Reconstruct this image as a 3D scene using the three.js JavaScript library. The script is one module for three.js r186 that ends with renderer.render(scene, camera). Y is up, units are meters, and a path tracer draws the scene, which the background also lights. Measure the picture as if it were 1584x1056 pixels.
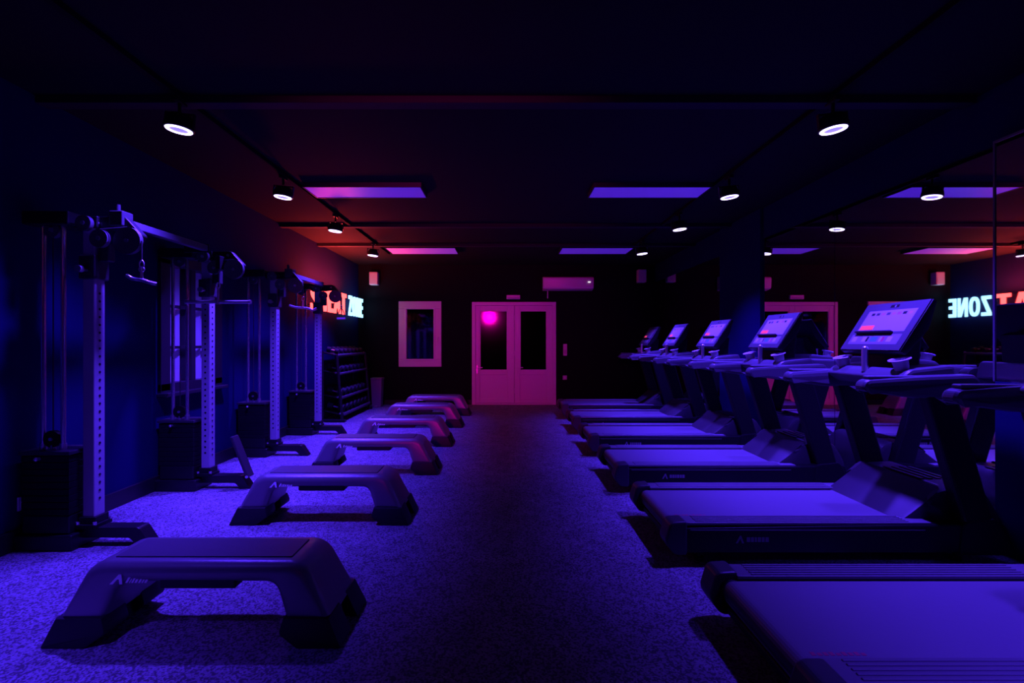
import * as THREE from 'three';
import { RoundedBoxGeometry } from 'three/addons/geometries/RoundedBoxGeometry.js';
import { mergeGeometries, mergeVertices, toCreasedNormals } from 'three/addons/utils/BufferGeometryUtils.js';
import { FontLoader } from 'three/addons/loaders/FontLoader.js';
import { TextGeometry } from 'three/addons/geometries/TextGeometry.js';
import { RectAreaLightUniformsLib } from 'three/addons/lights/RectAreaLightUniformsLib.js';

// ---------------------------------------------------------------- camera, sky, exposure
RectAreaLightUniformsLib.init();
const renderer = new THREE.WebGLRenderer({ antialias: true });
renderer.toneMapping = THREE.LinearToneMapping;
renderer.toneMappingExposure = 1.0;
renderer.shadowMap.enabled = true;
const scene = new THREE.Scene();
scene.background = new THREE.Color(0x000000);

const F = 780, EYE = 1.33;                       // focal length in pixels of the 1584 x 1056 frame, eye height
const camera = new THREE.PerspectiveCamera(2 * Math.atan(528 / F) * 180 / Math.PI, 1.5, 0.05, 60);
camera.position.set(0, EYE, 0);
camera.lookAt(0, EYE, -1);
camera.setViewOffset(1584, 1056, 9, -1, 1584, 1056);   // the lens is shifted a little
camera.updateProjectionMatrix();
scene.add(camera);

// light levels of the room's own lamps (each lamp is built with its fitting below)
const SPOT_COLOR = new THREE.Color().setRGB(0.074, 0.021, 1.0);
const SPOT_POWER = 62;
const RED_COLOR = new THREE.Color().setRGB(1.0, 0.0, 0.5);
const RED_NEON = new THREE.Color().setRGB(1.0, 0.045, 0.045);
const WHITE_NEON = new THREE.Color().setRGB(0.28, 0.62, 1.0);

// ---------------------------------------------------------------- helpers
let seed = 12345;
const rnd = () => { seed = (seed * 1664525 + 1013904223) >>> 0; return seed / 4294967296; };
const lin = (r, g, b) => new THREE.Color().setRGB(r, g, b);
const mat = (c, roughness = 0.5, metalness = 0, extra = {}) => new THREE.MeshStandardMaterial({ color: c, roughness, metalness, ...extra });
const phys = (c, roughness, extra = {}) => new THREE.MeshPhysicalMaterial({ color: c, roughness, specularIntensity: 0.25, ...extra });
const used = {};
function numbered(n) { if (!(n in used)) { used[n] = 0; return n; } used[n]++; return n + '_' + String(used[n]).padStart(3, '0'); }
function merge(gs) {
  if (!Array.isArray(gs)) return gs;
  if (gs.length === 1) return gs[0];
  return mergeGeometries(gs.map(g => { const h = g.index ? g.toNonIndexed() : g; for (const k of Object.keys(h.attributes)) if (!['position', 'normal', 'uv'].includes(k)) h.deleteAttribute(k); return h; }));
}
function obj(name, gs, m, parent = scene) {
  const o = new THREE.Mesh(merge(gs), m);
  o.name = parent === scene ? numbered(name) : name;
  o.castShadow = o.receiveShadow = true;
  parent.add(o);
  return o;
}
function thing(name, label, category, p = [0, 0, 0], group) {
  const o = new THREE.Group(); o.name = numbered(name); scene.add(o);
  o.position.set(...p); o.userData = { label, category };
  if (group) o.userData.group = group;
  return o;
}
function tag(o, label, category, group) { Object.assign(o.userData, { label, category }); if (group) o.userData.group = group; return o; }
function struct(name, gs, m, label, category) { const o = obj(name, gs, m); o.userData = { kind: 'structure', label, category }; return o; }
function structGroup(name, p, label, category) { const o = thing(name, label, category, p); o.userData.kind = 'structure'; return o; }
function dup(root, p, label) { const r = root.clone(); r.name = numbered(root.name.replace(/_\d{3}$/, '')); scene.add(r); r.position.set(...p); r.userData = { ...root.userData, label }; return r; }
// box between corners, with metre uvs left as they are; r = rounding
function bx(x0, x1, y0, y1, z0, z1, r = 0) {
  const w = x1 - x0, h = y1 - y0, d = z1 - z0;
  const g = r ? new RoundedBoxGeometry(w, h, d, 2, Math.min(r, w / 2.01, h / 2.01, d / 2.01)) : new THREE.BoxGeometry(w, h, d);
  g.translate((x0 + x1) / 2, (y0 + y1) / 2, (z0 + z1) / 2);
  return g;
}
function cyl(a, b, r, r2 = r, seg = 16) {        // tapered cylinder from a to b
  const A = new THREE.Vector3(...a), B = new THREE.Vector3(...b), d = B.clone().sub(A);
  const g = new THREE.CylinderGeometry(r2, r, d.length(), seg);
  g.applyQuaternion(new THREE.Quaternion().setFromUnitVectors(new THREE.Vector3(0, 1, 0), d.clone().normalize()));
  g.translate((A.x + B.x) / 2, (A.y + B.y) / 2, (A.z + B.z) / 2);
  return g;
}
function tube(pts, r, seg = 24, rs = 8) { return new THREE.TubeGeometry(new THREE.CatmullRomCurve3(pts.map(p => new THREE.Vector3(...p))), seg, r, rs); }
// profile in x,y (list of points) extruded along z from z0 to z1 with a bevel
function prof(pts, z0, z1, bevel = 0.006, holes = [], segs = 2) {
  const s = new THREE.Shape(pts.map(p => new THREE.Vector2(...p)));
  for (const h of holes) s.holes.push(new THREE.Path(h.map(p => new THREE.Vector2(...p))));
  const g = new THREE.ExtrudeGeometry(s, { depth: z1 - z0 - 2 * bevel, bevelEnabled: bevel > 0, bevelThickness: bevel, bevelSize: bevel, bevelOffset: -bevel, bevelSegments: segs, curveSegments: 8 });
  g.translate(0, 0, z0 + bevel);
  return g;
}
// rounded polygon: pts [x, y, radius]
function roundPoly(pts, n = 5) {
  const out = [];
  for (let i = 0; i < pts.length; i++) {
    const [x, y, r = 0] = pts[i];
    if (!r) { out.push([x, y]); continue; }
    const P = new THREE.Vector2(x, y), A = new THREE.Vector2(...pts[(i + pts.length - 1) % pts.length].slice(0, 2)), B = new THREE.Vector2(...pts[(i + 1) % pts.length].slice(0, 2));
    const a = P.clone().add(A.sub(P).setLength(r)), b = P.clone().add(B.sub(P).setLength(r));
    for (let k = 0; k <= n; k++) { const t = k / n; out.push([(1 - t) * (1 - t) * a.x + 2 * t * (1 - t) * P.x + t * t * b.x, (1 - t) * (1 - t) * a.y + 2 * t * (1 - t) * P.y + t * t * b.y]); }
  }
  return out;
}
// planar uv in metres from two axes
function metreUV(g, a, b) {
  const p = g.attributes.position, uv = new Float32Array(p.count * 2), get = { x: i => p.getX(i), y: i => p.getY(i), z: i => p.getZ(i) };
  for (let i = 0; i < p.count; i++) { uv[2 * i] = get[a](i); uv[2 * i + 1] = get[b](i); }
  g.setAttribute('uv', new THREE.BufferAttribute(uv, 2));
  return g;
}
// tileable value noise
function noiseGrid(n) { const a = new Float32Array(n * n); for (let i = 0; i < a.length; i++) a[i] = rnd(); return a; }
function sampleGrid(a, n, u, v) {
  u *= n; v *= n; const i = Math.floor(u), j = Math.floor(v); let fx = u - i, fy = v - j; fx = fx * fx * (3 - 2 * fx); fy = fy * fy * (3 - 2 * fy);
  const g = (x, y) => a[((y % n + n) % n) * n + ((x % n + n) % n)];
  return (g(i, j) * (1 - fx) + g(i + 1, j) * fx) * (1 - fy) + (g(i, j + 1) * (1 - fx) + g(i + 1, j + 1) * fx) * fy;
}
function dataTex(size, fn, srgb) {
  const d = new Uint8Array(size * size * 4);
  for (let j = 0; j < size; j++) for (let i = 0; i < size; i++) { const c = fn(i / size, j / size, i, j); const k = 4 * (j * size + i); d[k] = c[0]; d[k + 1] = c[1]; d[k + 2] = c[2]; d[k + 3] = 255; }
  const t = new THREE.DataTexture(d, size, size); t.wrapS = t.wrapT = THREE.RepeatWrapping; t.magFilter = t.minFilter = THREE.LinearFilter;
  if (srgb) t.colorSpace = THREE.SRGBColorSpace; t.needsUpdate = true; return t;
}
const grain = (() => { const a = noiseGrid(128), b = noiseGrid(31); return dataTex(256, (u, v) => { const n = 255 * (0.55 * sampleGrid(a, 128, u, v) + 0.45 * sampleGrid(b, 31, u, v)); return [n, n, n]; }); })();

// ---------------------------------------------------------------- materials
const floorTex = (() => {           // flecked rubber: pale grey crumbs pressed into dark rubber, 2 m tile
  const a = noiseGrid(250), b = noiseGrid(410), c = noiseGrid(24), d = noiseGrid(97);
  return dataTex(1024, (u, v) => {
    const f = 0.62 * sampleGrid(a, 250, u, v) + 0.38 * sampleGrid(b, 410, u, v) + 0.10 * (sampleGrid(d, 97, u, v) - 0.5);
    const k = Math.min(1, Math.max(0, (f - 0.36) / 0.16));
    const patch = 0.92 + 0.16 * sampleGrid(c, 24, u, v);
    const base = 84, fleck = 150 + 40 * (sampleGrid(b, 410, v, u) - 0.5);
    const l = (base + (fleck - base) * k) * patch;
    return [l * 0.985, l * 0.97, l * 1.02];
  }, true);
})();
floorTex.repeat.set(0.5, 0.5);
const M = {
  floor: mat(0xffffff, 0.78, 0, { map: floorTex, bumpMap: floorTex, bumpScale: 0.0012 }),
  ceiling: phys(lin(0.014, 0.012, 0.012), 0.85),
  batten: mat(lin(0.006, 0.006, 0.006), 0.8),
  wall: phys(lin(0.004, 0.0035, 0.055), 0.8, { bumpMap: grain, bumpScale: 0.0006 }),
  farWall: phys(lin(0.005, 0.005, 0.007), 0.8, { bumpMap: grain, bumpScale: 0.0006 }),
  black: mat(lin(0.012, 0.012, 0.014), 0.5),
  blackMetal: mat(lin(0.009, 0.009, 0.0095), 0.42),
  plastic: phys(lin(0.009, 0.009, 0.0095), 0.5, { specularIntensity: 0.45 }),
  plasticGrey: mat(lin(0.040, 0.040, 0.042), 0.45),
  rubber: mat(lin(0.012, 0.011, 0.012), 0.7),
  stepTop: phys(lin(0.17, 0.17, 0.174), 0.38, { specularIntensity: 1, ior: 1.95, bumpMap: grain, bumpScale: 0.0008 }),
  stepPad: mat(lin(0.10, 0.10, 0.102), 0.5, 0, { bumpMap: grain, bumpScale: 0.0012 }),
  stepFoot: mat(lin(0.010, 0.010, 0.010), 0.6),
  belt: mat(lin(0.18, 0.18, 0.185), 0.5, 0, { bumpMap: grain, bumpScale: 0.0004 }),
  rail: mat(lin(0.15, 0.15, 0.155), 0.42),
  gripRail: mat(lin(0.11, 0.11, 0.115), 0.4),
  silver: mat(lin(0.74, 0.73, 0.73), 0.3, 0.85),
  paleGrey: mat(lin(0.54, 0.54, 0.55), 0.45),
  mast: mat(lin(0.45, 0.44, 0.45), 0.4, 0.15),
  track: phys(lin(0.006, 0.006, 0.006), 0.8),
  rod: mat(lin(0.84, 0.83, 0.83), 0.22, 0.9),
  pulley: mat(lin(0.09, 0.09, 0.09), 0.42),
  cable: mat(lin(0.03, 0.03, 0.03), 0.5),
  white: mat(lin(0.72, 0.70, 0.72), 0.35),
  diffuser: mat(lin(0.82, 0.80, 0.82), 0.45, 0, { emissive: lin(0.10, 0.02, 1.0), emissiveIntensity: 0.27 }),
  curtain: mat(lin(0.72, 0.70, 0.72), 0.8),
  frameDark: mat(lin(0.02, 0.02, 0.025), 0.45),
  glass: new THREE.MeshPhysicalMaterial({ color: 0xffffff, transmission: 1, thickness: 0, roughness: 0.05, ior: 1.5 }),
  clearGlass: new THREE.MeshPhysicalMaterial({ color: 0xffffff, transmission: 1, thickness: 0, roughness: 0.03, ior: 1.5 }),
  mirror: mat(lin(0.86, 0.87, 0.88), 0.015, 1),
  logo: mat(lin(0.85, 0.85, 0.85), 0.5),
  logoRed: mat(lin(0.55, 0.06, 0.12), 0.5),
  led: mat(lin(0.1, 0.1, 0.1), 0.4, 0, { emissive: lin(0.62, 0.50, 1.0), emissiveIntensity: 5 }),
  ledCore: mat(lin(0.2, 0.2, 0.2), 0.4, 0, { emissive: lin(0.30, 0.22, 1.0), emissiveIntensity: 1.1 }),
  redLed: mat(lin(0.1, 0.02, 0.02), 0.4, 0, { emissive: lin(1.0, 0.03, 0.30), emissiveIntensity: 8 }),
  neonRed: mat(lin(0.3, 0.05, 0.05), 0.4, 0, { emissive: RED_NEON, emissiveIntensity: 6.5 }),
  neonWhite: mat(lin(0.3, 0.3, 0.3), 0.4, 0, { emissive: WHITE_NEON, emissiveIntensity: 2.6 }),
  redDisplay: mat(lin(0.3, 0.02, 0.04), 0.4, 0, { emissive: lin(1.0, 0.06, 0.22), emissiveIntensity: 0.8 }),
};

// ---------------------------------------------------------------- room
const XL = -3.15, XR = 3.15, ZF = -10.75, ZB = 3.8, H = 2.98, T = 0.15;
struct('floor', metreUV(bx(XL - T, XR + T, -0.12, 0, ZF - T, ZB + T), 'x', 'z'), M.floor, 'flecked grey rubber gym floor', 'floor');
struct('ceiling', bx(XL - T, XR + T, H, H + 0.12, ZF - T, ZB + T), M.ceiling, 'dark painted ceiling with narrow battens', 'ceiling');
const WL0 = -5.48, WL1 = -4.62, WY0 = 0.88, WY1 = 2.12;              // opening of the side window (z, y)
struct('wall_left', [bx(XL - T, XL, 0, H, ZF, WL0), bx(XL - T, XL, 0, H, WL1, ZB), bx(XL - T, XL, 0, WY0, WL0, WL1), bx(XL - T, XL, WY1, H, WL0, WL1)], M.wall, 'dark blue painted wall behind the cable towers', 'wall');
struct('wall_right', bx(XR + 0.02, XR + T, 0, H, ZF, ZB), M.wall, 'dark blue wall carrying the mirrors', 'wall');
struct('wall_back', bx(XL - T, XR + T, 0, H, ZB, ZB + T), M.farWall, 'dark wall opposite the double door', 'wall');
const FW = [-2.288, -1.378, 0.806, 2.198], FD = [-0.730, 1.061, 0, 2.184];   // far window and door openings x0 x1 y0 y1
struct('wall_far', [
  bx(XL, FW[0], 0, H, ZF - T, ZF), bx(FW[0], FW[1], 0, FW[2], ZF - T, ZF), bx(FW[0], FW[1], FW[3], H, ZF - T, ZF),
  bx(FW[1], FD[0], 0, H, ZF - T, ZF), bx(FD[0], FD[1], FD[3], H, ZF - T, ZF), bx(FD[1], XR + 0.02, 0, H, ZF - T, ZF)], M.farWall, 'near-black far wall with the white double door', 'wall');
struct('baseboard_left', bx(XL, XL + 0.022, 0, 0.13, ZF, ZB, 0.005), M.black, 'black baseboard under the dark blue wall', 'baseboard');
struct('baseboard_far', [bx(XL, FD[0] - 0.01, 0, 0.1, ZF, ZF + 0.02), bx(FD[1] + 0.01, XR, 0, 0.1, ZF, ZF + 0.02)], M.black, 'black baseboard along the far wall', 'baseboard');
// blue painted pier between the mirrors, and the pier nearer the open end that carries a half-height mirror
struct('trim_1', bx(XR - 0.02, XR + 0.02, 0, H, -7.40, -6.22, 0.004), M.wall, 'dark blue wall panel between two mirrors', 'wall panel');
struct('trim_2', bx(XR - 0.03, XR + 0.02, 0, 1.08, -3.22, -0.2, 0.004), M.wall, 'dark blue low wall panel under the end mirror', 'wall panel');
[-3.42, -7.05, -8.45].forEach((z, i) => struct('trim_' + (i + 3), bx(XL, XR, H - 0.05, H, z - 0.05, z + 0.05, 0.005), M.batten, ['narrow dark ceiling batten crossing before the first spotlights', 'narrow dark ceiling batten crossing between the light panels', 'narrow dark ceiling batten crossing before the far light panels'][i], 'batten'));

// mirrors on the right wall
function mirror(z0, z1, y0, y1, x, label) {
  const m = thing('wall_mirror', label, 'mirror', [x, y0, (z0 + z1) / 2]);
  const w = (z1 - z0) / 2 - 0.004;
  obj('mirror_glass', bx(-0.006, 0, 0, y1 - y0, -w, w), M.mirror, m);
  return m;
}
mirror(ZF + 0.02, -7.40, 0.06, 2.60, XR + 0.016, 'tall wall mirror next to the far wall corner');
mirror(-6.22, -4.85, 0.06, 2.60, XR + 0.016, 'tall wall mirror right after the blue wall panel');
mirror(-4.85, -3.22, 0.06, 2.60, XR + 0.016, 'tall wall mirror ending at the low blue panel');
mirror(-3.22, -0.2, 1.08, 2.60, XR - 0.02, 'half-height wall mirror above the low blue panel');
const edge = thing('mirror_edge_trim', 'thin pale edge strip beside the half-height mirror', 'edge strip', [XR - 0.02, 1.08, -3.225]);
obj('strip', bx(-0.012, 0.03, 0, 1.52, -0.006, 0.006), M.gripRail, edge);
obj('top_strip', bx(-0.012, 0.03, 1.52, 1.535, -0.006, 3.0), M.gripRail, edge);

// far window
{
  const [x0, x1, y0, y1] = FW, w = structGroup('window_1', [(x0 + x1) / 2, y0, ZF], 'white framed far window with dark glass', 'window');
  const a = (x1 - x0) / 2, h = y1 - y0, f = 0.155;
  obj('window_frame', [bx(-a, a, 0, f, -0.08, 0.03, 0.008), bx(-a, a, h - f, h, -0.08, 0.03, 0.008), bx(-a, -a + f, f, h - f, -0.08, 0.03, 0.008), bx(a - f, a, f, h - f, -0.08, 0.03, 0.008)], M.white, w);
  const b = 0.05;
  obj('sash', [bx(-a + f - 0.02, a - f + 0.02, f - 0.02, f + 0.012, -0.05, 0.042, 0.006), bx(-a + f - 0.02, a - f + 0.02, h - f - 0.012, h - f + 0.02, -0.05, 0.042, 0.006), bx(-a + f - 0.02, -a + f + 0.012, f, h - f, -0.05, 0.042, 0.006), bx(a - f - 0.012, a - f + 0.02, f, h - f, -0.05, 0.042, 0.006)], M.white, w);
  obj('pane', bx(-a + f, a - f, f, h - f, -0.03, -0.024), M.glass, w);
  obj('window_handle', [bx(a - 0.09, a - 0.065, h * 0.42, h * 0.46, 0.03, 0.05, 0.004), bx(a - 0.085, a - 0.07, h * 0.36, h * 0.45, 0.05, 0.062, 0.004)], M.white, w);
}
// double door
{
  const [x0, x1, , y1] = FD, d = structGroup('door_1', [(x0 + x1) / 2, 0, ZF], 'white double door with two tall dark glass panes', 'door');
  const a = (x1 - x0) / 2;
  obj('door_frame', [bx(-a, -a + 0.075, 0, y1, -0.1, 0.035, 0.006), bx(a - 0.075, a, 0, y1, -0.1, 0.035, 0.006), bx(-a + 0.075, a - 0.075, y1 - 0.075, y1, -0.1, 0.035, 0.006), bx(-a, a, 0, 0.03, -0.1, 0.02)], M.white, d);
  // leaves: [x0, x1, glass x0, glass x1]
  for (const [l0, l1, g0, g1, knob] of [[-a + 0.075, 0.008, -0.73, -0.137, -1], [0.012, a - 0.075, 0.124, 0.703, 1]]) {
    const gy0 = 0.724, gy1 = 2.005, top = y1 - 0.078;
    const leaf = obj('door_leaf', [bx(l0, g0, 0.035, top, -0.06, 0.015, 0.006), bx(g1, l1, 0.035, top, -0.06, 0.015, 0.006), bx(g0, g1, gy1, top, -0.06, 0.015, 0.006), bx(g0, g1, gy0 - 0.09, gy0, -0.06, 0.015, 0.006), bx(g0, g1, 0.035, 0.13, -0.06, 0.015, 0.006)], M.white, d);
    obj('door_panel', bx(g0, g1, 0.125, gy0 - 0.085, -0.05, 0.002, 0.004), M.white, leaf);
    obj('pane', bx(g0, g1, gy0, gy1, -0.03, -0.024), M.glass, leaf);
    obj('glazing_bead', [bx(g0, g1, gy0, gy0 + 0.02, -0.02, 0.008), bx(g0, g1, gy1 - 0.02, gy1, -0.02, 0.008), bx(g0, g0 + 0.018, gy0, gy1, -0.02, 0.008), bx(g1 - 0.018, g1, gy0, gy1, -0.02, 0.008)], M.white, leaf);
    const hx = knob < 0 ? l0 + 0.035 : l0 + 0.06;
    obj('door_handle', [bx(hx - 0.02, hx + 0.02, 0.66, 0.84, 0.015, 0.024, 0.004), cyl([hx, 0.79, 0.02], [hx, 0.79, 0.065], 0.011), bx(hx - 0.012, hx + 0.12, 0.78, 0.80, 0.055, 0.075, 0.006)], knob < 0 ? M.silver : M.white, leaf);
    obj('hinge', [0.3, 1.1, 1.85].map(y => cyl([knob < 0 ? l1 - 0.004 : l1 - 0.01, y - 0.05, 0.02], [knob < 0 ? l1 - 0.004 : l1 - 0.01, y + 0.05, 0.02], 0.011)), M.white, leaf);
  }
}
// side window with a pale curtain behind its dark frame
{
  const w = structGroup('window_2', [XL, WY0, (WL0 + WL1) / 2], 'dark framed side window with a pale curtain behind its panes', 'window');
  const a = (WL1 - WL0) / 2, h = WY1 - WY0, fr = 0.07;
  obj('window_frame', [bx(-0.15, 0.03, -0.02, fr, -a - 0.06, a + 0.06, 0.005), bx(-0.15, 0.03, h - fr, h + 0.05, -a - 0.06, a + 0.06, 0.005), bx(-0.15, 0.03, 0, h, -a - 0.06, -a + fr, 0.005), bx(-0.15, 0.03, 0, h, a - fr, a + 0.06, 0.005), bx(-0.1, 0.02, fr, h - fr, -0.035, 0.035, 0.005)], M.frameDark, w);
  obj('window_sill', bx(-0.1, 0.09, -0.05, -0.015, -a - 0.08, a + 0.08, 0.008), M.frameDark, w);
  for (const y of [0.40, 0.79]) obj('muntin', bx(-0.045, -0.015, y - 0.014, y + 0.014, -a + fr, a - fr), M.frameDark, w);
  for (const s of [-1, 1]) obj('pane', bx(-0.038, -0.033, fr, h - fr, s < 0 ? -a + fr : 0.035, s < 0 ? -0.035 : a - fr), M.clearGlass, w);
  for (const s of [-1, 1]) {                // pleated curtain drops
    const z0 = s < 0 ? -a + fr : 0.04, z1 = s < 0 ? -0.04 : a - fr, g = new THREE.PlaneGeometry(z1 - z0, h - 2 * fr, 48, 1);
    const p = g.attributes.position; for (let i = 0; i < p.count; i++) p.setZ(i, 0.014 * Math.sin(p.getX(i) * 62 + s));
    g.computeVertexNormals(); g.rotateY(Math.PI / 2); g.translate(-0.075, h / 2, (z0 + z1) / 2);
    const b = g.clone(); b.translate(-0.004, 0, 0);
    obj('curtain', [g, b], M.curtain, w);
  }
  obj('window_backing', bx(-0.15, -0.145, -0.02, h + 0.05, -a - 0.06, a + 0.06), M.black, w);
}

// ---------------------------------------------------------------- ceiling fittings
const XT = 2.17, SPOT_Z = { '-1': [-8.22, -6.41, -4.91, -3.35, -0.48], '1': [-8.06, -6.32, -4.91, -3.35, -0.62] };
for (const s of [-1, 1]) {
  const t = thing('ceiling_track', s < 0 ? 'black lighting track on the ceiling above the step benches' : 'black lighting track on the ceiling above the treadmills', 'lighting track', [s * XT, H, 0]);
  obj('rail', bx(-0.02, 0.02, -0.035, 0, -9.3, -0.3, 0.003), M.track, t);
  obj('end_cap', bx(-0.022, 0.022, -0.037, 0, -9.33, -9.29, 0.003), M.plastic, t);
}
const ORD = ['first', 'second', 'third', 'fourth', 'fifth'];
const TILT = 6 * Math.PI / 180;
for (const s of [-1, 1]) SPOT_Z[s].forEach((z, i) => {
  const sp = thing('track_spotlight', `${ORD[i]} violet track spotlight from the far wall, above the ${s < 0 ? 'step benches' : 'treadmills'}`, 'spotlight', [s * XT, H - 0.035, z], 'track spotlights');
  const drop = -0.20;
  obj('adapter', bx(-0.018, 0.018, -0.03, 0, -0.06, 0.06, 0.004), M.plastic, sp);
  obj('stem', cyl([0, -0.03, 0], [0, -0.09, 0], 0.011), M.blackMetal, sp);
  const head = new THREE.Group(); head.name = 'lamp_head'; sp.add(head); head.position.set(0, drop + 0.04, 0); head.rotation.z = s * TILT;   // tilted towards the wall
  obj('yoke', [bx(-0.095, 0.095, 0.055, 0.065, -0.012, 0.012, 0.003), bx(-0.098, -0.09, -0.02, 0.065, -0.012, 0.012), bx(0.09, 0.098, -0.02, 0.065, -0.012, 0.012)], M.blackMetal, head);
  obj('housing', new THREE.LatheGeometry([[0.001, 0.055], [0.05, 0.055], [0.07, 0.045], [0.088, 0.0], [0.092, -0.035], [0.092, -0.042], [0.084, -0.044], [0.001, -0.042]].map(p => new THREE.Vector2(...p)), 28), M.blackMetal, head);
  obj('led_ring', new THREE.TorusGeometry(0.068, 0.013, 8, 32).rotateX(Math.PI / 2).scale(1, 0.5, 1).translate(0, -0.046, 0), M.led, head);
  obj('lens', new THREE.CylinderGeometry(0.054, 0.054, 0.006, 24).translate(0, -0.043, 0), M.ledCore, head);
  const dir = new THREE.Vector3(s * Math.sin(TILT), -Math.cos(TILT), 0), at = new THREE.Vector3(s * XT, H - 0.035 + drop + 0.04, z).addScaledVector(dir, 0.065);
  const l = new THREE.SpotLight(SPOT_COLOR, SPOT_POWER, 0, 47 * Math.PI / 180, 1, 2);
  l.name = 'spotlight_beam'; l.position.copy(at); l.target.position.copy(at).add(dir); l.castShadow = true; l.shadow.radius = 3;
  scene.add(l); scene.add(l.target);
});
// flat ceiling panels
for (const [x0, x1, z0, z1, label] of [[-2.095, -0.89, -5.60, -5.22, 'flat white ceiling light panel on the step bench side, before the batten'], [0.917, 2.12, -5.60, -5.22, 'flat white ceiling light panel on the treadmill side, before the batten'], [-2.06, -0.88, -9.18, -8.60, 'flat white ceiling light panel near the glowing sign'], [0.96, 2.17, -9.18, -8.60, 'flat white ceiling light panel over the last treadmill by the far wall']]) {
  const p = thing('ceiling_light_panel', label, 'ceiling light', [(x0 + x1) / 2, H, (z0 + z1) / 2]);
  const a = (x1 - x0) / 2, b = (z1 - z0) / 2;
  obj('frame', [bx(-a - 0.012, a + 0.012, -0.05, 0, -b - 0.012, -b), bx(-a - 0.012, a + 0.012, -0.05, 0, b, b + 0.012), bx(-a - 0.012, -a, -0.05, 0, -b, b), bx(a, a + 0.012, -0.05, 0, -b, b)], M.frameDark, p);
  obj('diffuser', bx(-a, a, -0.045, -0.005, -b, b), M.diffuser, p);
}

// ---------------------------------------------------------------- glowing wall sign
const font = await new FontLoader().loadAsync('fonts/droid/droid_sans_bold.typeface.json');
function sign(name, label, word, widths, zNear, y0, h, m, gap) {
  const s = thing(name, label, 'neon sign', [XL, y0, zNear]);
  let z = 0;
  [...word].forEach((ch, i) => {
    const g = new TextGeometry(ch, { font, size: 1, depth: 0.028, curveSegments: 6, bevelEnabled: false });
    g.computeBoundingBox(); const b = g.boundingBox, w = widths[i];
    g.translate(-b.min.x, -b.min.y, 0); g.scale(w / (b.max.x - b.min.x), h / (b.max.y - b.min.y), 1);
    g.rotateY(Math.PI / 2); g.translate(0.10, 0, -z);
    const l = obj('letter', g, m, s);
    obj('mounting_stud', [cyl([0, 0.08, -z - w / 2], [0.105, 0.08, -z - w / 2], 0.008), cyl([0, h - 0.06, -z - w / 2], [0.105, h - 0.06, -z - w / 2], 0.008)], M.blackMetal, l);
    z += w + gap;
  });
  return z - gap;
}
const SY = 1.845, SH = 0.39;
const wRed = sign('neon_sign', 'red glowing letters SWEAT on the dark blue wall', 'SWEAT', [0.27, 0.41, 0.25, 0.34, 0.27], -7.85, SY, SH, M.neonRed, 0.04);
const wWhite = sign('neon_sign', 'icy white glowing letters ZONE beside the red word', 'ZONE', [0.19, 0.21, 0.21, 0.16], -9.73, SY, SH, M.neonWhite, 0.05);
for (const [zc, w, c, i] of [[-7.85 - wRed / 2, wRed, RED_NEON, 250], [-9.73 - wWhite / 2, wWhite, WHITE_NEON, 7]]) {
  const l = new THREE.RectAreaLight(c, i, w, 0.07); l.name = 'neon_glow'; l.position.set(XL + 0.28, SY + SH + 0.02, zc); l.rotation.set(Math.PI / 2, 0, Math.PI / 2); scene.add(l);   // glow off the letters' upper edges
}

// red spotlight on the back wall, mirrored in the door glass
{
  const p = [-0.83, 2.575, ZB], sp = thing('wall_spotlight', 'red spotlight on a short arm, aimed at the white double door', 'spotlight', p);
  obj('wall_plate', bx(-0.05, 0.05, -0.05, 0.05, -0.02, 0, 0.006), M.blackMetal, sp);
  obj('arm', cyl([0, 0, -0.02], [0, 0, -0.2], 0.014), M.blackMetal, sp);
  obj('housing', new THREE.LatheGeometry([[0.001, 0], [0.09, 0.0], [0.12, 0.12], [0.125, 0.2], [0.115, 0.2], [0.1, 0.14], [0.001, 0.14]].map(q => new THREE.Vector2(...q)), 28).rotateX(-Math.PI / 2).translate(0, 0, -0.18), M.blackMetal, sp);
  obj('lamp_lens', new THREE.CylinderGeometry(0.1, 0.1, 0.01, 28).rotateX(Math.PI / 2).translate(0, 0, -0.335), M.redLed, sp);
  const l = new THREE.SpotLight(RED_COLOR, 90, 0, 14 * Math.PI / 180, 1, 2);
  l.name = 'red_beam'; l.position.set(p[0], p[1], p[2] - 0.40); l.target.position.set(-0.1, 1.35, ZF); l.castShadow = true; l.shadow.radius = 7; scene.add(l); scene.add(l.target);
}

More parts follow.
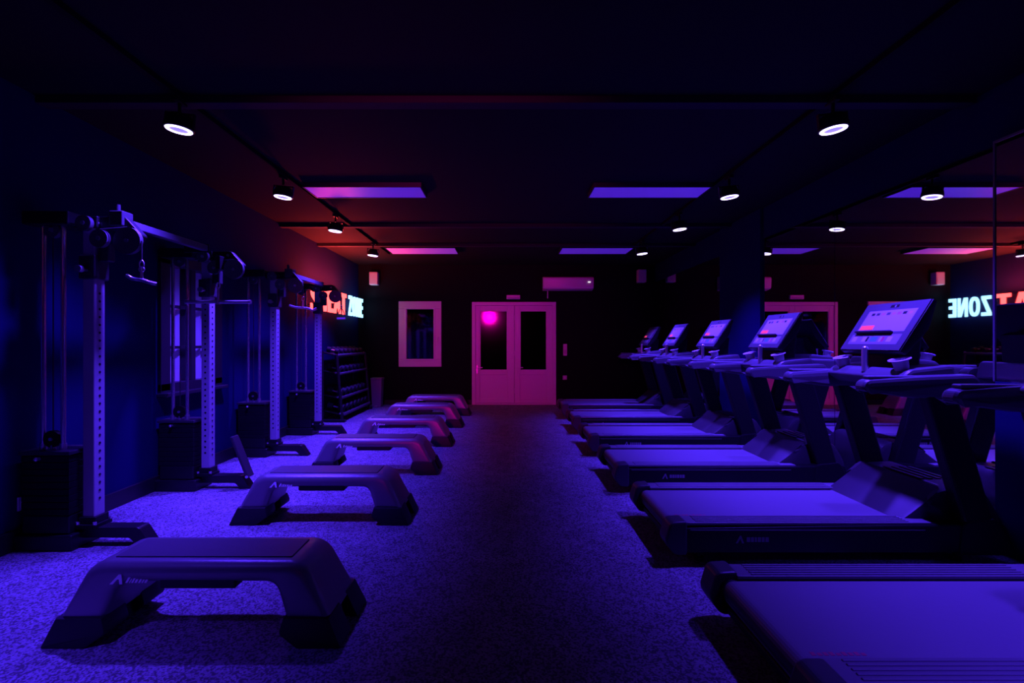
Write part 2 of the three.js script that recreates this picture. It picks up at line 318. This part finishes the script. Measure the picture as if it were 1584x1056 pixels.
// ---------------------------------------------------------------- cable towers
const ZMAST = [-3.34, -4.62, -5.95, -7.32], XM = -2.73;
const towerLabels = [
  'black cable weight tower with a short grip handle, next in line to the window tower',
  'black cable weight tower in front of the side window, with a slanted footplate',
  'black cable weight tower with a curved pull bar, right after the window tower',
  'black cable weight tower standing between the dumbbell rack and another tower'];
function tower(i) {
  const t = thing('cable_tower', towerLabels[i], 'gym machine', [XM, 0, ZMAST[i]], 'cable towers along the wall');
  // base
  obj('base_frame', [bx(-0.40, -0.03, 0.0, 0.10, -0.12, 0.14, 0.01), bx(-0.37, -0.065, 0.10, 0.22, -0.10, 0.115, 0.01)], M.blackMetal, t);
  obj('foot_beam', prof(roundPoly([[-0.10, 0.12, 0.01], [-0.10, 0.052], [0.27, 0.052, 0.015], [0.32, 0, 0], [0.41, 0], [0.33, 0.122, 0.02]]), -0.05, 0.05, 0.005), M.blackMetal, t);
  obj('mast_bracket', [bx(-0.065, 0.065, 0.115, 0.145, -0.075, 0.075, 0.005), bx(-0.055, 0.055, 0.14, 0.19, -0.058, 0.058, 0.005)], M.plastic, t);
  obj('bracket_bolt', [[-0.055, -0.062], [0.055, -0.062], [-0.055, 0.062], [0.055, 0.062]].map(([x, z]) => cyl([x, 0.14, z], [x, 0.16, z], 0.011)), M.silver, t);
  // mast
  const mast = obj('mast', bx(-0.0375, 0.0375, 0.14, 2.08, -0.045, 0.045, 0.006), M.mast, t);
  const holes = []; for (let y = 0.3; y < 1.66; y += 0.052) { const c = new THREE.CylinderGeometry(0.0085, 0.0085, 0.004, 10); holes.push(c.clone().rotateZ(Math.PI / 2).translate(0.0382, y, 0)); if (i) holes.push(c.rotateX(Math.PI / 2).translate(0, y + 0.026, 0.0457)); }
  obj('adjustment_holes', holes, M.black, mast);
  // weight stack with guide rods
  for (const x of [-0.29, -0.16]) obj('guide_rod', cyl([x, 0.2, 0.05], [x, 2.10, 0.05], 0.0145), M.rod, t);
  for (let k = 0; k < 9; k++) obj('weight_plate', bx(-0.375, -0.065, 0.222 + k * 0.0425, 0.222 + k * 0.0425 + 0.040, -0.09, 0.115, 0.004), M.plastic, t);
  obj('top_plate', bx(-0.385, -0.055, 0.607, 0.632, -0.10, 0.125, 0.006), M.plasticGrey, t);
  obj('selector_rod', cyl([-0.225, 0.63, 0.05], [-0.225, 0.66, 0.05], 0.016), M.silver, t);
  const sp = obj('stack_pulley', cyl([-0.225, 0.70, 0.035], [-0.225, 0.70, 0.065], 0.055, 0.055, 24), M.plastic, t);
  obj('axle', cyl([-0.225, 0.70, 0.03], [-0.225, 0.70, 0.075], 0.011), M.silver, sp);
  for (const x of [-0.29, -0.16]) obj('rod_collar', cyl([x, 0.632, 0.05], [x, 0.67, 0.05], 0.02), M.silver, t);
  obj('selector_pin', [cyl([-0.255, 0.585, 0.11], [-0.255, 0.585, 0.14], 0.010), new THREE.SphereGeometry(0.013, 12, 8).translate(-0.255, 0.585, 0.14)], M.silver, t);
  obj('lift_cable', [cyl([-0.225, 0.72, 0.05], [-0.225, 2.09, 0.05], 0.004, 0.004, 6)], M.cable, t);
  // head
  obj('head_beam', [bx(-0.37, -0.07, 2.085, 2.17, -0.08, 0.12, 0.01), bx(-0.10, 0.06, 2.075, 2.155, -0.05, 0.05, 0.008)], M.blackMetal, t);
  const arm = obj('top_arm', prof(roundPoly([[-0.08, 2.06, 0.01], [0.20, 2.08, 0.02], [0.30, 1.98, 0.02], [0.34, 2.03, 0.02], [0.22, 2.16, 0.02], [-0.08, 2.15, 0.01]]), -0.03, 0.03, 0.005), M.blackMetal, t);
  obj('arm_bolt', [cyl([0.05, 2.11, 0.03], [0.05, 2.11, 0.04], 0.012), cyl([-0.03, 2.11, 0.03], [-0.03, 2.11, 0.04], 0.012), cyl([0.2, 2.12, 0.03], [0.2, 2.12, 0.04], 0.012)], M.silver, arm);
  // carriage on the mast with swivel pulley
  const car = obj('carriage', [bx(-0.055, 0.055, 1.74, 1.90, -0.062, 0.062, 0.01), bx(0.05, 0.12, 1.86, 1.98, -0.03, 0.03, 0.01)], M.plasticGrey, t);
  obj('carriage_knob', [cyl([0, 1.8, 0.06], [0, 1.8, 0.11], 0.012), cyl([0, 1.8, 0.10], [0, 1.8, 0.13], 0.022)], M.silver, car);
  const wheel = (name, x, y, z, r) => {
    const g = new THREE.LatheGeometry([[0.012, -0.014], [r * 0.7, -0.012], [r, -0.016], [r, -0.012], [r * 0.93, 0], [r, 0.012], [r, 0.016], [r * 0.7, 0.012], [0.012, 0.014]].map(q => new THREE.Vector2(...q)), 28).rotateX(Math.PI / 2).translate(x, y, z);
    const w = obj(name, g, M.pulley, t);
    obj('axle', cyl([x, y, z - 0.022], [x, y, z + 0.022], 0.013), M.silver, w);
  };
  wheel('arm_pulley', 0.265, 1.99, 0.052, 0.088);
  wheel('guide_pulley', 0.10, 2.00, 0.075, 0.058);
  wheel('head_pulley', -0.225, 2.06, 0.05, 0.05);
  wheel('mast_pulley', 0, 2.10, 0.075, 0.05);
  const hx = i === 1 ? 0.16 : 0.353, hz = i === 1 ? 0.12 : 0.052;
  obj('pull_cable', [cyl([hx, 1.99, hz], [hx, 1.86, hz], 0.0045, 0.0045, 6), cyl([0.1, 2.06, 0.075], [0.26, 2.078, 0.055], 0.0045, 0.0045, 6)], M.cable, t);
  obj('carabiner', new THREE.TorusGeometry(0.022, 0.005, 6, 16).scale(0.7, 1.2, 1).translate(hx, 1.835, hz), M.silver, t);
  if (i === 1) {      // second head bracket that carries the bar, and the footplate
    obj('bar_bracket', [bx(hx - 0.02, hx + 0.02, 1.98, 2.10, 0.02, 0.13, 0.006)], M.blackMetal, t);
    const fp = obj('footplate', new RoundedBoxGeometry(0.028, 0.40, 0.11, 2, 0.01).rotateZ(0.38).translate(0.32, 0.29, 0.02), M.plasticGrey, t);
    obj('plate_hinge', cyl([0.39, 0.115, -0.04], [0.39, 0.115, 0.08], 0.012), M.silver, fp);
  }
  if (i === 0 || i === 2) obj('cross_bar_bracket', [bx(0.135, 0.225, 2.09, 2.19, -0.05, 0.05, 0.008), cyl([0.16, 2.19, 0], [0.16, 2.24, 0], 0.014)], M.plasticGrey, t);
  return t;
}
for (let i = 0; i < 4; i++) tower(i);
for (const i of [0, 2]) {
  const c = thing('cross_bar', i ? 'square bar joining the last two cable tower heads by the sign' : 'square bar joining the window tower to the tower before it', 'cross bar', [XM + 0.18, 2.125, ZMAST[i] - 0.05]);
  obj('bar', bx(-0.025, 0.025, -0.025, 0.025, i ? -0.95 : -0.88, 0, 0.006), M.gripRail, c);
  obj('end_plate', bx(-0.18, 0.03, -0.035, 0.035, i ? -0.965 : -0.895, i ? -0.95 : -0.88, 0.004), M.blackMetal, c);
}
// attachments hanging from the towers
{
  const a = thing('grip_handle', 'short silver grip handle hanging from the tower without window behind it', 'handle', [XM + 0.353, 1.73, ZMAST[0] + 0.052]);
  obj('hanger', [cyl([0, 0.012, 0], [0, 0.085, 0], 0.009), new THREE.TorusGeometry(0.016, 0.006, 6, 14).translate(0, 0.075, 0)], M.silver, a);
  obj('grip', tube([[-0.085, 0.035, 0.02], [-0.05, 0.012, 0.01], [0, 0.006, 0], [0.05, -0.012, -0.01], [0.085, -0.02, -0.02]], 0.013), M.rod, a);
  const b = thing('lat_bar', 'long straight lat pulldown bar hanging before the side window', 'pull bar', [XM + 0.16, 1.688, ZMAST[1] + 0.12]);
  obj('bar', cyl([-0.285, 0, 0], [0.285, 0, 0], 0.0155), M.paleGrey, b);
  for (const q of [-1, 1]) obj('end_cap', cyl([q * 0.275, 0, 0], [q * 0.292, 0, 0], 0.018), M.silver, b);
  obj('hanger', [cyl([0, 0.012, 0], [0, 0.13, 0], 0.009), cyl([0, -0.018, -0.0], [0, 0.018, 0], 0.02)], M.silver, b);
  const c = thing('pull_bar', 'bent silver pull bar hanging from the tower after the window', 'pull bar', [XM + 0.353, 1.73, ZMAST[2] + 0.052]);
  obj('bar', tube([[-0.15, 0.028, 0.03], [-0.08, 0.006, 0.01], [0, 0, 0], [0.06, -0.008, -0.02], [0.10, -0.025, -0.03], [0.14, 0.0, -0.05]], 0.013), M.paleGrey, c);
  obj('hanger', cyl([0, 0.01, 0], [0, 0.085, 0], 0.009), M.silver, c);
  const d = thing('stirrup_handle', 'small stirrup handle hanging from the tower by the dumbbell rack', 'handle', [XM + 0.353, 1.67, ZMAST[3] + 0.052]);
  obj('strap', tube([[-0.05, 0, 0], [-0.04, 0.08, 0], [0, 0.145, 0], [0.04, 0.08, 0], [0.05, 0, 0]], 0.006), M.cable, d);
  obj('grip', cyl([-0.06, 0, 0], [0.06, 0, 0], 0.016), M.paleGrey, d);
}

// ---------------------------------------------------------------- step benches
function stepBench() {
  const t = thing('step_bench', '', 'step bench', [0, 0, 0], 'row of step benches');
  const Hs = 0.355;
  // arch: outer outline minus inner opening, tapered in depth towards the top
  const taper = g => { const p = g.attributes.position; for (let i = 0; i < p.count; i++) { const k = 1 - 0.20 * Math.max(0, p.getY(i)) / Hs; p.setZ(i, p.getZ(i) * k); } g.computeVertexNormals(); return toCreasedNormals(g, 0.7); };
  const outer = roundPoly([[-0.60, 0.11], [-0.475, Hs, 0.075], [0.475, Hs, 0.075], [0.60, 0.11], [0.40, 0.11], [0.345, 0.265, 0.05], [-0.345, 0.265, 0.05], [-0.40, 0.11]], 7);
  const body = obj('body', taper(prof(outer, -0.20, 0.20, 0.045, [], 5)), M.stepTop, t);
  obj('under_tray', bx(-0.17, 0.17, 0.235, 0.29, -0.155, 0.155, 0.012), M.stepFoot, t);
  obj('top_pad', bx(-0.40, 0.40, Hs - 0.002, Hs + 0.006, -0.100, 0.104, 0.003), M.stepPad, t);
  for (const sx of [-1, 1]) for (const sz of [-1, 1]) {
    const pts = roundPoly([[0.655, 0, 0.012], [0.598, 0.125], [0.395, 0.125], [0.375, 0.06, 0.02], [0.46, 0, 0.01]], 4).map(([x, y]) => [sx * x, y]);
    if (sx < 0) pts.reverse();
    obj('rubber_foot', taper(prof(pts, sz > 0 ? 0.05 : -0.208, sz > 0 ? 0.208 : -0.05, 0.01)), M.stepFoot, t);
  }
  for (const sx of [-1, 1]) { // closing panel between the feet at both ends
    const pts = roundPoly([[0.585, 0.02], [0.565, 0.12], [0.43, 0.12], [0.43, 0.02]], 2).map(([x, y]) => [sx * x, y]); if (sx < 0) pts.reverse();
    obj('end_brace', taper(prof(pts, -0.06, 0.06, 0.004)), M.stepFoot, t);
  }
  // printed mark on the front apron: pointed emblem and a slanted wordmark
  const zf = 0.1775, mk = [];
  const sh = pts => { const g = new THREE.ExtrudeGeometry(new THREE.Shape(pts.map(p => new THREE.Vector2(...p))), { depth: 0.0015, bevelEnabled: false }); return g; };
  mk.push(sh([[0, 0], [0.034, 0.04], [0.046, 0.04], [0.056, 0], [0.044, 0], [0.038, 0.020], [0.030, 0.020], [0.014, 0]]));
  let x = 0.068; for (const [w, h] of [[0.012, 0.03], [0.006, 0.022], [0.010, 0.024], [0.012, 0.02], [0.011, 0.02], [0.008, 0.018], [0.012, 0.018]]) { mk.push(sh([[x, 0.006], [x + w * 0.8, 0.006], [x + w * 0.8 + h * 0.35, 0.006 + h * 0.75], [x + h * 0.35, 0.006 + h * 0.75]])); x += w + 0.004; }
  const lg = obj('printed_mark', mk, M.logo, body); lg.rotation.x = -0.215; lg.position.set(-0.37, 0.268, zf);
  return t;
}
const ZSTEP = [-2.39, -3.86, -5.24, -6.60, -8.02, -9.30], XS = [-1.37, -1.36, -1.34, -1.34, -1.33, -1.30];
const stepLabels = [
  'dark arched step bench at the end of the row away from the double door',
  'dark arched step bench beside the slanted footplate of the window tower',
  'dark arched step bench standing beside the tower with the bent pull bar',
  'dark arched step bench standing beside the tower nearest the dumbbell rack',
  'dark arched step bench standing beside the dumbbell rack',
  'dark arched step bench closest to the white framed far window'];
const proto = stepBench(); proto.position.set(XS[0], 0, ZSTEP[0]); proto.userData.label = stepLabels[0];
for (let i = 1; i < 6; i++) dup(proto, [XS[i], 0, ZSTEP[i]], stepLabels[i]);

// ---------------------------------------------------------------- treadmills
const faceTex = (() => {
  const c = document.createElement('canvas'); c.width = 512; c.height = 360; const q = c.getContext('2d');
  q.fillStyle = '#4e4e50'; q.fillRect(0, 0, 512, 360);
  q.fillStyle = '#a3a2a4'; q.fillRect(58, 58, 400, 166);
  q.fillStyle = '#868688'; q.fillRect(40, 244, 420, 74);
  q.fillStyle = '#161617'; q.fillRect(222, 18, 70, 22); q.fillStyle = '#808082'; q.beginPath(); q.arc(262, 29, 8, 0, 7); q.fill();
  const cols = ['#262627', '#3c3a3c', '#b48088', '#444244', '#b8888e', '#a87078', '#262627', '#c09496'];
  cols.forEach((k, i) => { q.fillStyle = k; q.fillRect(96 + i * 44, 76, 30, 20); });
  const low = [['#b4b3b5', 58, 42], ['#b4b3b5', 150, 44], ['#1e1e1f', 186, 18], ['#4aa0a8', 222, 60], ['#b8b7b9', 300, 40], ['#b04a58', 318, 22], ['#bcbbbd', 362, 40]];
  for (const [k, x, w] of low) { q.fillStyle = k; q.fillRect(x, 262, w, 38); }
  const t = new THREE.CanvasTexture(c); t.colorSpace = THREE.SRGBColorSpace; t.magFilter = THREE.LinearFilter; return t;
})();
M.face = mat(0xffffff, 0.42, 0, { map: faceTex });
function treadmill() {
  const t = thing('treadmill', '', 'treadmill', [0, 0, 0], 'row of treadmills');
  const mirrorZ = [-1, 1];
  // running deck
  for (const s of mirrorZ) {
    const z0 = s > 0 ? 0.295 : -0.44, z1 = s > 0 ? 0.44 : -0.295;
    const skirt = obj('side_skirt', prof(roundPoly([[-1.02, 0.11, 0.02], [-1.0, 0.22, 0.03], [0.98, 0.245, 0.03], [1.03, 0.09, 0.03], [0.9, 0.07], [-0.95, 0.07, 0.02]]), z0, z1, 0.012), M.plastic, t);
    const rail = [bx(-0.93, 0.55, 0.232, 0.249, s > 0 ? 0.30 : -0.43, s > 0 ? 0.43 : -0.30, 0.004)];
    for (let k = 0; k < 5; k++) { const zc = s * (0.318 + k * 0.024); rail.push(bx(-0.86, 0.42, 0.246, 0.254, zc - 0.006, zc + 0.006, 0.003)); }
    obj('foot_rail', rail, M.rail, skirt);
    obj('rear_end_cap', prof(roundPoly([[-1.055, 0.14, 0.03], [-1.02, 0.255, 0.03], [-0.92, 0.262, 0.02], [-0.92, 0.06, 0.02], [-1.0, 0.06, 0.03]]), s > 0 ? 0.315 : -0.45, s > 0 ? 0.45 : -0.315, 0.012), M.plasticGrey, t);
    obj('accent_line', bx(-0.9, 0.5, 0.205, 0.211, s > 0 ? 0.438 : -0.444, s > 0 ? 0.444 : -0.438), M.gripRail, skirt);
    for (const x of [-0.82, 0.75]) obj('levelling_foot', [cyl([x, 0, s * 0.36], [x, 0.02, s * 0.36], 0.032), cyl([x, 0.015, s * 0.36], [x, 0.08, s * 0.36], 0.012)], M.rubber, t);
  }
  obj('deck', bx(-0.96, 0.6, 0.10, 0.205, -0.295, 0.295, 0.006), M.black, t);
  const belt = obj('running_belt', prof(roundPoly([[-1.0, 0.235, 0.045], [0.56, 0.235, 0.02], [0.56, 0.125, 0.02], [-1.0, 0.125, 0.045]], 6), -0.282, 0.282, 0.002), M.belt, t);
  obj('rear_roller', cyl([-0.955, 0.18, -0.31], [-0.955, 0.18, 0.31], 0.05), M.blackMetal, t);
  obj('rear_crossbar', bx(-0.98, -0.93, 0.075, 0.115, -0.31, 0.31, 0.01), M.plastic, t);
  // printed marks
  const z = 0.4405, mk = [], sh = pts => new THREE.ExtrudeGeometry(new THREE.Shape(pts.map(p => new THREE.Vector2(...p))), { depth: 0.0012, bevelEnabled: false }).translate(-0.63, 0.13, z);
  mk.push(sh([[0, 0], [0.025, 0.045], [0.033, 0.045], [0.05, 0], [0.038, 0], [0.028, 0.028], [0.012, 0]]));
  let x = 0.066; for (const w of [0.02, 0.018, 0.012, 0.02, 0.016, 0.02]) { mk.push(sh([[x, 0.008], [x + w, 0.008], [x + w, 0.036], [x, 0.036]])); x += w + 0.005; }
  obj('printed_mark', mk, mat(lin(0.22, 0.22, 0.22), 0.5), t);
  const rd = []; for (let k = 0; k < 9; k++) { const x0 = -0.93 + k * 0.022, h = [0.02, 0.014, 0.018, 0.02, 0.013, 0.02, 0.016, 0.02, 0.014][k]; rd.push(bx(x0, x0 + 0.015, 0.2352, 0.2362, 0.268 - h, 0.268)); }
  obj('printed_warning', rd, M.logoRed, belt);
  // motor hood
  const hood = obj('motor_hood', toCreasedNormals(prof(roundPoly([[0.40, 0.225], [0.58, 0.36, 0.12], [0.66, 0.43, 0.08], [0.93, 0.44, 0.08], [1.04, 0.26, 0.06], [1.04, 0.075, 0.02], [0.50, 0.075]], 6), -0.36, 0.36, 0.03), 0.6), M.plasticGrey, t);
  obj('hood_vent', [0, 1, 2, 3].map(k => bx(0.70 + k * 0.055, 0.73 + k * 0.055, 0.436, 0.444, -0.16, 0.16, 0.002)), M.black, hood);
  obj('hood_mark', [bx(0.69, 0.70, 0.4375, 0.4405, 0.2, 0.3)], M.paleGrey, hood);
  // uprights
  for (const s of mirrorZ) {
    const up = obj('upright', prof(roundPoly([[0.78, 0.10, 0.02], [0.50, 1.04, 0.02], [0.68, 1.06, 0.02], [0.955, 0.10, 0.02]], 4), s > 0 ? 0.362 : -0.445, s > 0 ? 0.445 : -0.362, 0.015), M.plastic, t);
    obj('upright_foot', prof(roundPoly([[0.70, 0.06], [0.72, 0.26, 0.04], [0.93, 0.28, 0.04], [1.04, 0.06]], 4), s > 0 ? 0.355 : -0.452, s > 0 ? 0.452 : -0.355, 0.012), M.plastic, up);
    // hand rail: padded side arm
    const hr = obj('handrail', prof(roundPoly([[0.125, 1.05, 0.025], [0.145, 1.105, 0.03], [0.50, 1.128, 0.06], [0.80, 1.138, 0.03], [0.84, 1.09, 0.03], [0.70, 1.0, 0.05], [0.42, 0.995, 0.06], [0.15, 1.035, 0.02]], 5), s > 0 ? 0.355 : -0.452, s > 0 ? 0.452 : -0.355, 0.022), M.gripRail, t);
    obj('rail_grip', bx(0.17, 0.48, 1.108, 1.128, s > 0 ? 0.375 : -0.432, s > 0 ? 0.432 : -0.375, 0.009).rotateZ(0.0), M.rail, hr);
  }
  // dashboard and console
  const dash = obj('dashboard', prof(roundPoly([[0.42, 1.10, 0.02], [0.47, 1.16, 0.03], [0.74, 1.19, 0.03], [0.78, 1.06, 0.03], [0.5, 1.04, 0.03]], 4), -0.37, 0.37, 0.02), M.gripRail, t);
  for (const s of mirrorZ) {
    const cup = obj('cup_holder', new THREE.LatheGeometry([[0.03, 0], [0.038, 0.002], [0.044, 0.07], [0.062, 0.075], [0.062, 0.082], [0.038, 0.078], [0.034, 0.01], [0.001, 0.01]].map(q => new THREE.Vector2(...q)), 24).rotateZ(0.25).translate(0.50, 1.145, s * 0.27), M.paleGrey, dash);
  }
  obj('grip_post', [cyl([0.455, 1.13, 0.0], [0.455, 1.285, 0.0], 0.021), new THREE.SphereGeometry(0.021, 14, 8).translate(0.455, 1.285, 0)], M.silver, t);
  obj('console_neck', prof(roundPoly([[0.53, 1.15], [0.55, 1.27], [0.66, 1.40], [0.72, 1.38], [0.70, 1.15]], 3), -0.16, 0.16, 0.015), M.plastic, t);
  const con = new THREE.Group(); con.name = 'console'; t.add(con);
  con.position.set(0.47, 1.27, 0); con.rotation.z = -Math.atan2(0.215, 0.335);     // leans away from the runner; local y runs up the face
  const L = 0.40, W = 0.285;
  obj('console_shell', toCreasedNormals(prof(roundPoly([[0.0, 0, 0.01], [0.0, L, 0.01], [0.03, L, 0.01], [0.085, L * 0.55, 0.05], [0.05, 0, 0.02]], 4), -W, W, 0.012), 0.6), M.plastic, con);
  const fg = new THREE.BoxGeometry(0.006, L - 0.016, 2 * W - 0.016).translate(-0.002, L / 2, 0);
  obj('console_face', fg, M.face, con);
  obj('red_display', bx(-0.008, -0.004, 0.17, 0.205, -0.20, -0.075), M.redDisplay, con);
  obj('tablet_ledge', bx(-0.028, -0.004, 0.138, 0.150, -0.205, 0.135, 0.003), M.black, con);
  return t;
}
const ZT = [-2.03, -3.45, -4.87, -6.29, -7.71, -9.13];
const tmLabels = [
  'black treadmill at the end of the row away from the far wall',
  'treadmill fifth in the row counting from the far wall',
  'treadmill fourth in the row counting from the far wall',
  'treadmill third in the row counting from the far wall',
  'treadmill second in the row counting from the far wall',
  'treadmill first in the row, right by the far wall corner'];
const tm = treadmill(); tm.position.set(2.0, 0, ZT[0]); tm.userData.label = tmLabels[0];
for (let i = 1; i < 6; i++) dup(tm, [2.0, 0, ZT[i]], tmLabels[i]);

// ---------------------------------------------------------------- dumbbell rack
{
  const z0 = -10.05, z1 = -8.38, x0 = XL + 0.06, r = thing('dumbbell_rack', 'black four-shelf dumbbell rack along the wall under the glowing sign', 'weight rack', [x0, 0, (z0 + z1) / 2]);
  const a = (z1 - z0) / 2, tiers = [[0.14, 0.40], [0.41, 0.36], [0.81, 0.33], [1.12, 0.30]];
  for (const s of [-1, 1]) {
    obj('end_frame', [cyl([0.03, 0.04, s * a], [0.03, 1.18, s * a], 0.028), cyl([0.36, 0.04, s * a], [0.27, 1.12, s * a], 0.028), bx(-0.0, 0.42, 0, 0.05, s * a - 0.04, s * a + 0.04, 0.01)], M.blackMetal, r);
    obj('bolt', tiers.map(([y, w]) => cyl([w - 0.06, y + 0.01, s * (a + 0.02)], [w - 0.06, y + 0.01, s * (a + 0.04)], 0.014)), M.silver, r);
  }
  tiers.forEach(([y, w]) => {
    const sh = obj('shelf', new RoundedBoxGeometry(w - 0.02, 0.02, 2 * a - 0.04, 2, 0.006).rotateZ(-0.22).translate(w / 2 + 0.01, y + 0.01, 0), M.blackMetal, r);
    obj('front_lip', bx(w - 0.03, w - 0.01, y - 0.035, y + 0.012, -a + 0.02, a - 0.02, 0.005), M.rail, sh);
  });
  // dumbbells
  const db = (rad, len) => {
    const hex = zz => new THREE.CylinderGeometry(rad, rad, len * 0.32, 6).rotateZ(Math.PI / 2).translate(zz, 0, 0);
    return [[hex(-len * 0.34), hex(len * 0.34)], cyl([-len * 0.2, 0, 0], [len * 0.2, 0, 0], 0.015)];
  };
  tiers.forEach(([y, w], k) => {
    const n = 7, rad = [0.075, 0.066, 0.058, 0.05][k], len = [0.27, 0.25, 0.22, 0.2][k];
    const [heads, grip] = db(rad, len);
    for (let j = 0; j < n; j++) {
      const d = thing('dumbbell', ['large black hex dumbbell on the lowest rack shelf', 'black hex dumbbell on the rack shelf above the lowest', 'black hex dumbbell on the rack shelf below the top', 'small black hex dumbbell on the top rack shelf'][k], 'dumbbell', [x0 + w / 2 + 0.012, y + 0.02 + rad * 0.9 + 0.006, (z0 + z1) / 2 - a + 0.16 + j * (2 * a - 0.32) / (n - 1)], ['dumbbells on the lowest shelf', 'dumbbells on the second shelf', 'dumbbells on the third shelf', 'dumbbells on the top shelf'][k]);
      d.rotation.z = -0.22;
      obj('hex_head', heads[0], M.rubber, d); obj('hex_head', heads[1], M.rubber, d); obj('grip', grip, M.silver, d);
    }
  });
}

// ---------------------------------------------------------------- things on the far wall
function speaker(x, y, label) {
  const s = thing('wall_speaker', label, 'speaker', [x, y, ZF]);
  obj('cabinet', bx(-0.088, 0.088, -0.135, 0.135, 0.03, 0.19, 0.015), M.white, s);
  obj('grille', bx(-0.075, 0.075, -0.12, 0.12, 0.186, 0.195, 0.004), M.paleGrey, s);
  obj('bracket', bx(-0.03, 0.03, -0.05, 0.05, 0, 0.04), M.blackMetal, s);
}
speaker(-2.784, EYE + 1.337, 'pale wall speaker high above the white framed far window');
speaker(2.853, EYE + 1.39, 'pale wall speaker high in the corner behind the treadmills');
{
  const a = thing('air_conditioner', 'white wall air conditioner high beside the double door', 'air conditioner', [1.302, EYE + 1.09, ZF]);
  obj('casing', toCreasedNormals(prof(roundPoly([[0, 0.0], [0.2, 0.03, 0.04], [0.22, 0.27, 0.05], [0.02, 0.30, 0.02], [0, 0.30]], 5), -0.53, 0.53, 0.012).rotateY(-Math.PI / 2), 0.6), M.white, a);
  obj('air_louver', bx(-0.47, 0.47, 0.012, 0.02, 0.06, 0.185, 0.003), M.paleGrey, a);
  obj('status_light', bx(0.41, 0.46, 0.155, 0.175, 0.21, 0.2215), mat(lin(0.5, 0.5, 0.5), 0.4, 0, { emissive: lin(1, 0.9, 1), emissiveIntensity: 1.2 }), a);
  obj('drain_pipe', cyl([-0.42, -0.16, 0.03], [-0.42, 0.02, 0.03], 0.012), M.white, a);
  const e = thing('emergency_light', 'small pale emergency light box above the double door', 'emergency light', [0.152, 2.22, ZF]);
  obj('housing', bx(-0.145, 0.145, 0.02, 0.11, 0, 0.07, 0.012), M.white, e);
  obj('lens', bx(-0.125, 0.125, 0.028, 0.06, 0.05, 0.075, 0.008), M.paleGrey, e);
  const k = thing('card_reader', 'tall narrow pale entry panel on the wall beside the double door', 'entry panel', [1.254, 1.04, ZF]);
  obj('housing', bx(-0.042, 0.042, 0, 0.25, 0, 0.035, 0.01), M.white, k); obj('keypad', bx(-0.03, 0.03, 0.04, 0.13, 0.03, 0.038, 0.003), M.paleGrey, k);
  const o = thing('wall_socket', 'small pale wall socket below the entry panel', 'socket', [1.25, 0.53, ZF]);
  obj('plate', bx(-0.045, 0.045, 0, 0.09, 0, 0.014, 0.005), M.paleGrey, o); obj('outlet', cyl([0, 0.045, 0.01], [0, 0.045, 0.016], 0.024), M.white, o);
  const w = thing('wall_switch', 'small white wall switch low on the blue wall behind the first weight stack', 'switch', [XL, 0.285, -3.27]);
  obj('plate', bx(0, 0.012, -0.045, 0.045, -0.025, 0.025, 0.004), M.white, w); obj('rocker', bx(0.01, 0.017, -0.025, 0.025, -0.014, 0.014, 0.003), M.white, w);
  const b = thing('waste_bin', 'slim grey waste bin by the far end of the dumbbell rack', 'waste bin', [-2.66, 0, -10.42]);
  obj('body', toCreasedNormals(new THREE.CylinderGeometry(0.155, 0.125, 0.56, 4, 1).rotateY(Math.PI / 4).translate(0, 0.28, 0), 0.5), mat(lin(0.2, 0.2, 0.2), 0.5), b);
  obj('lid', bx(-0.12, 0.12, 0.555, 0.60, -0.12, 0.12, 0.015), mat(lin(0.2, 0.2, 0.2), 0.5), b);
  obj('pedal', bx(-0.03, 0.03, 0.01, 0.025, 0.08, 0.15, 0.004), M.silver, b);
}

renderer.render(scene, camera);
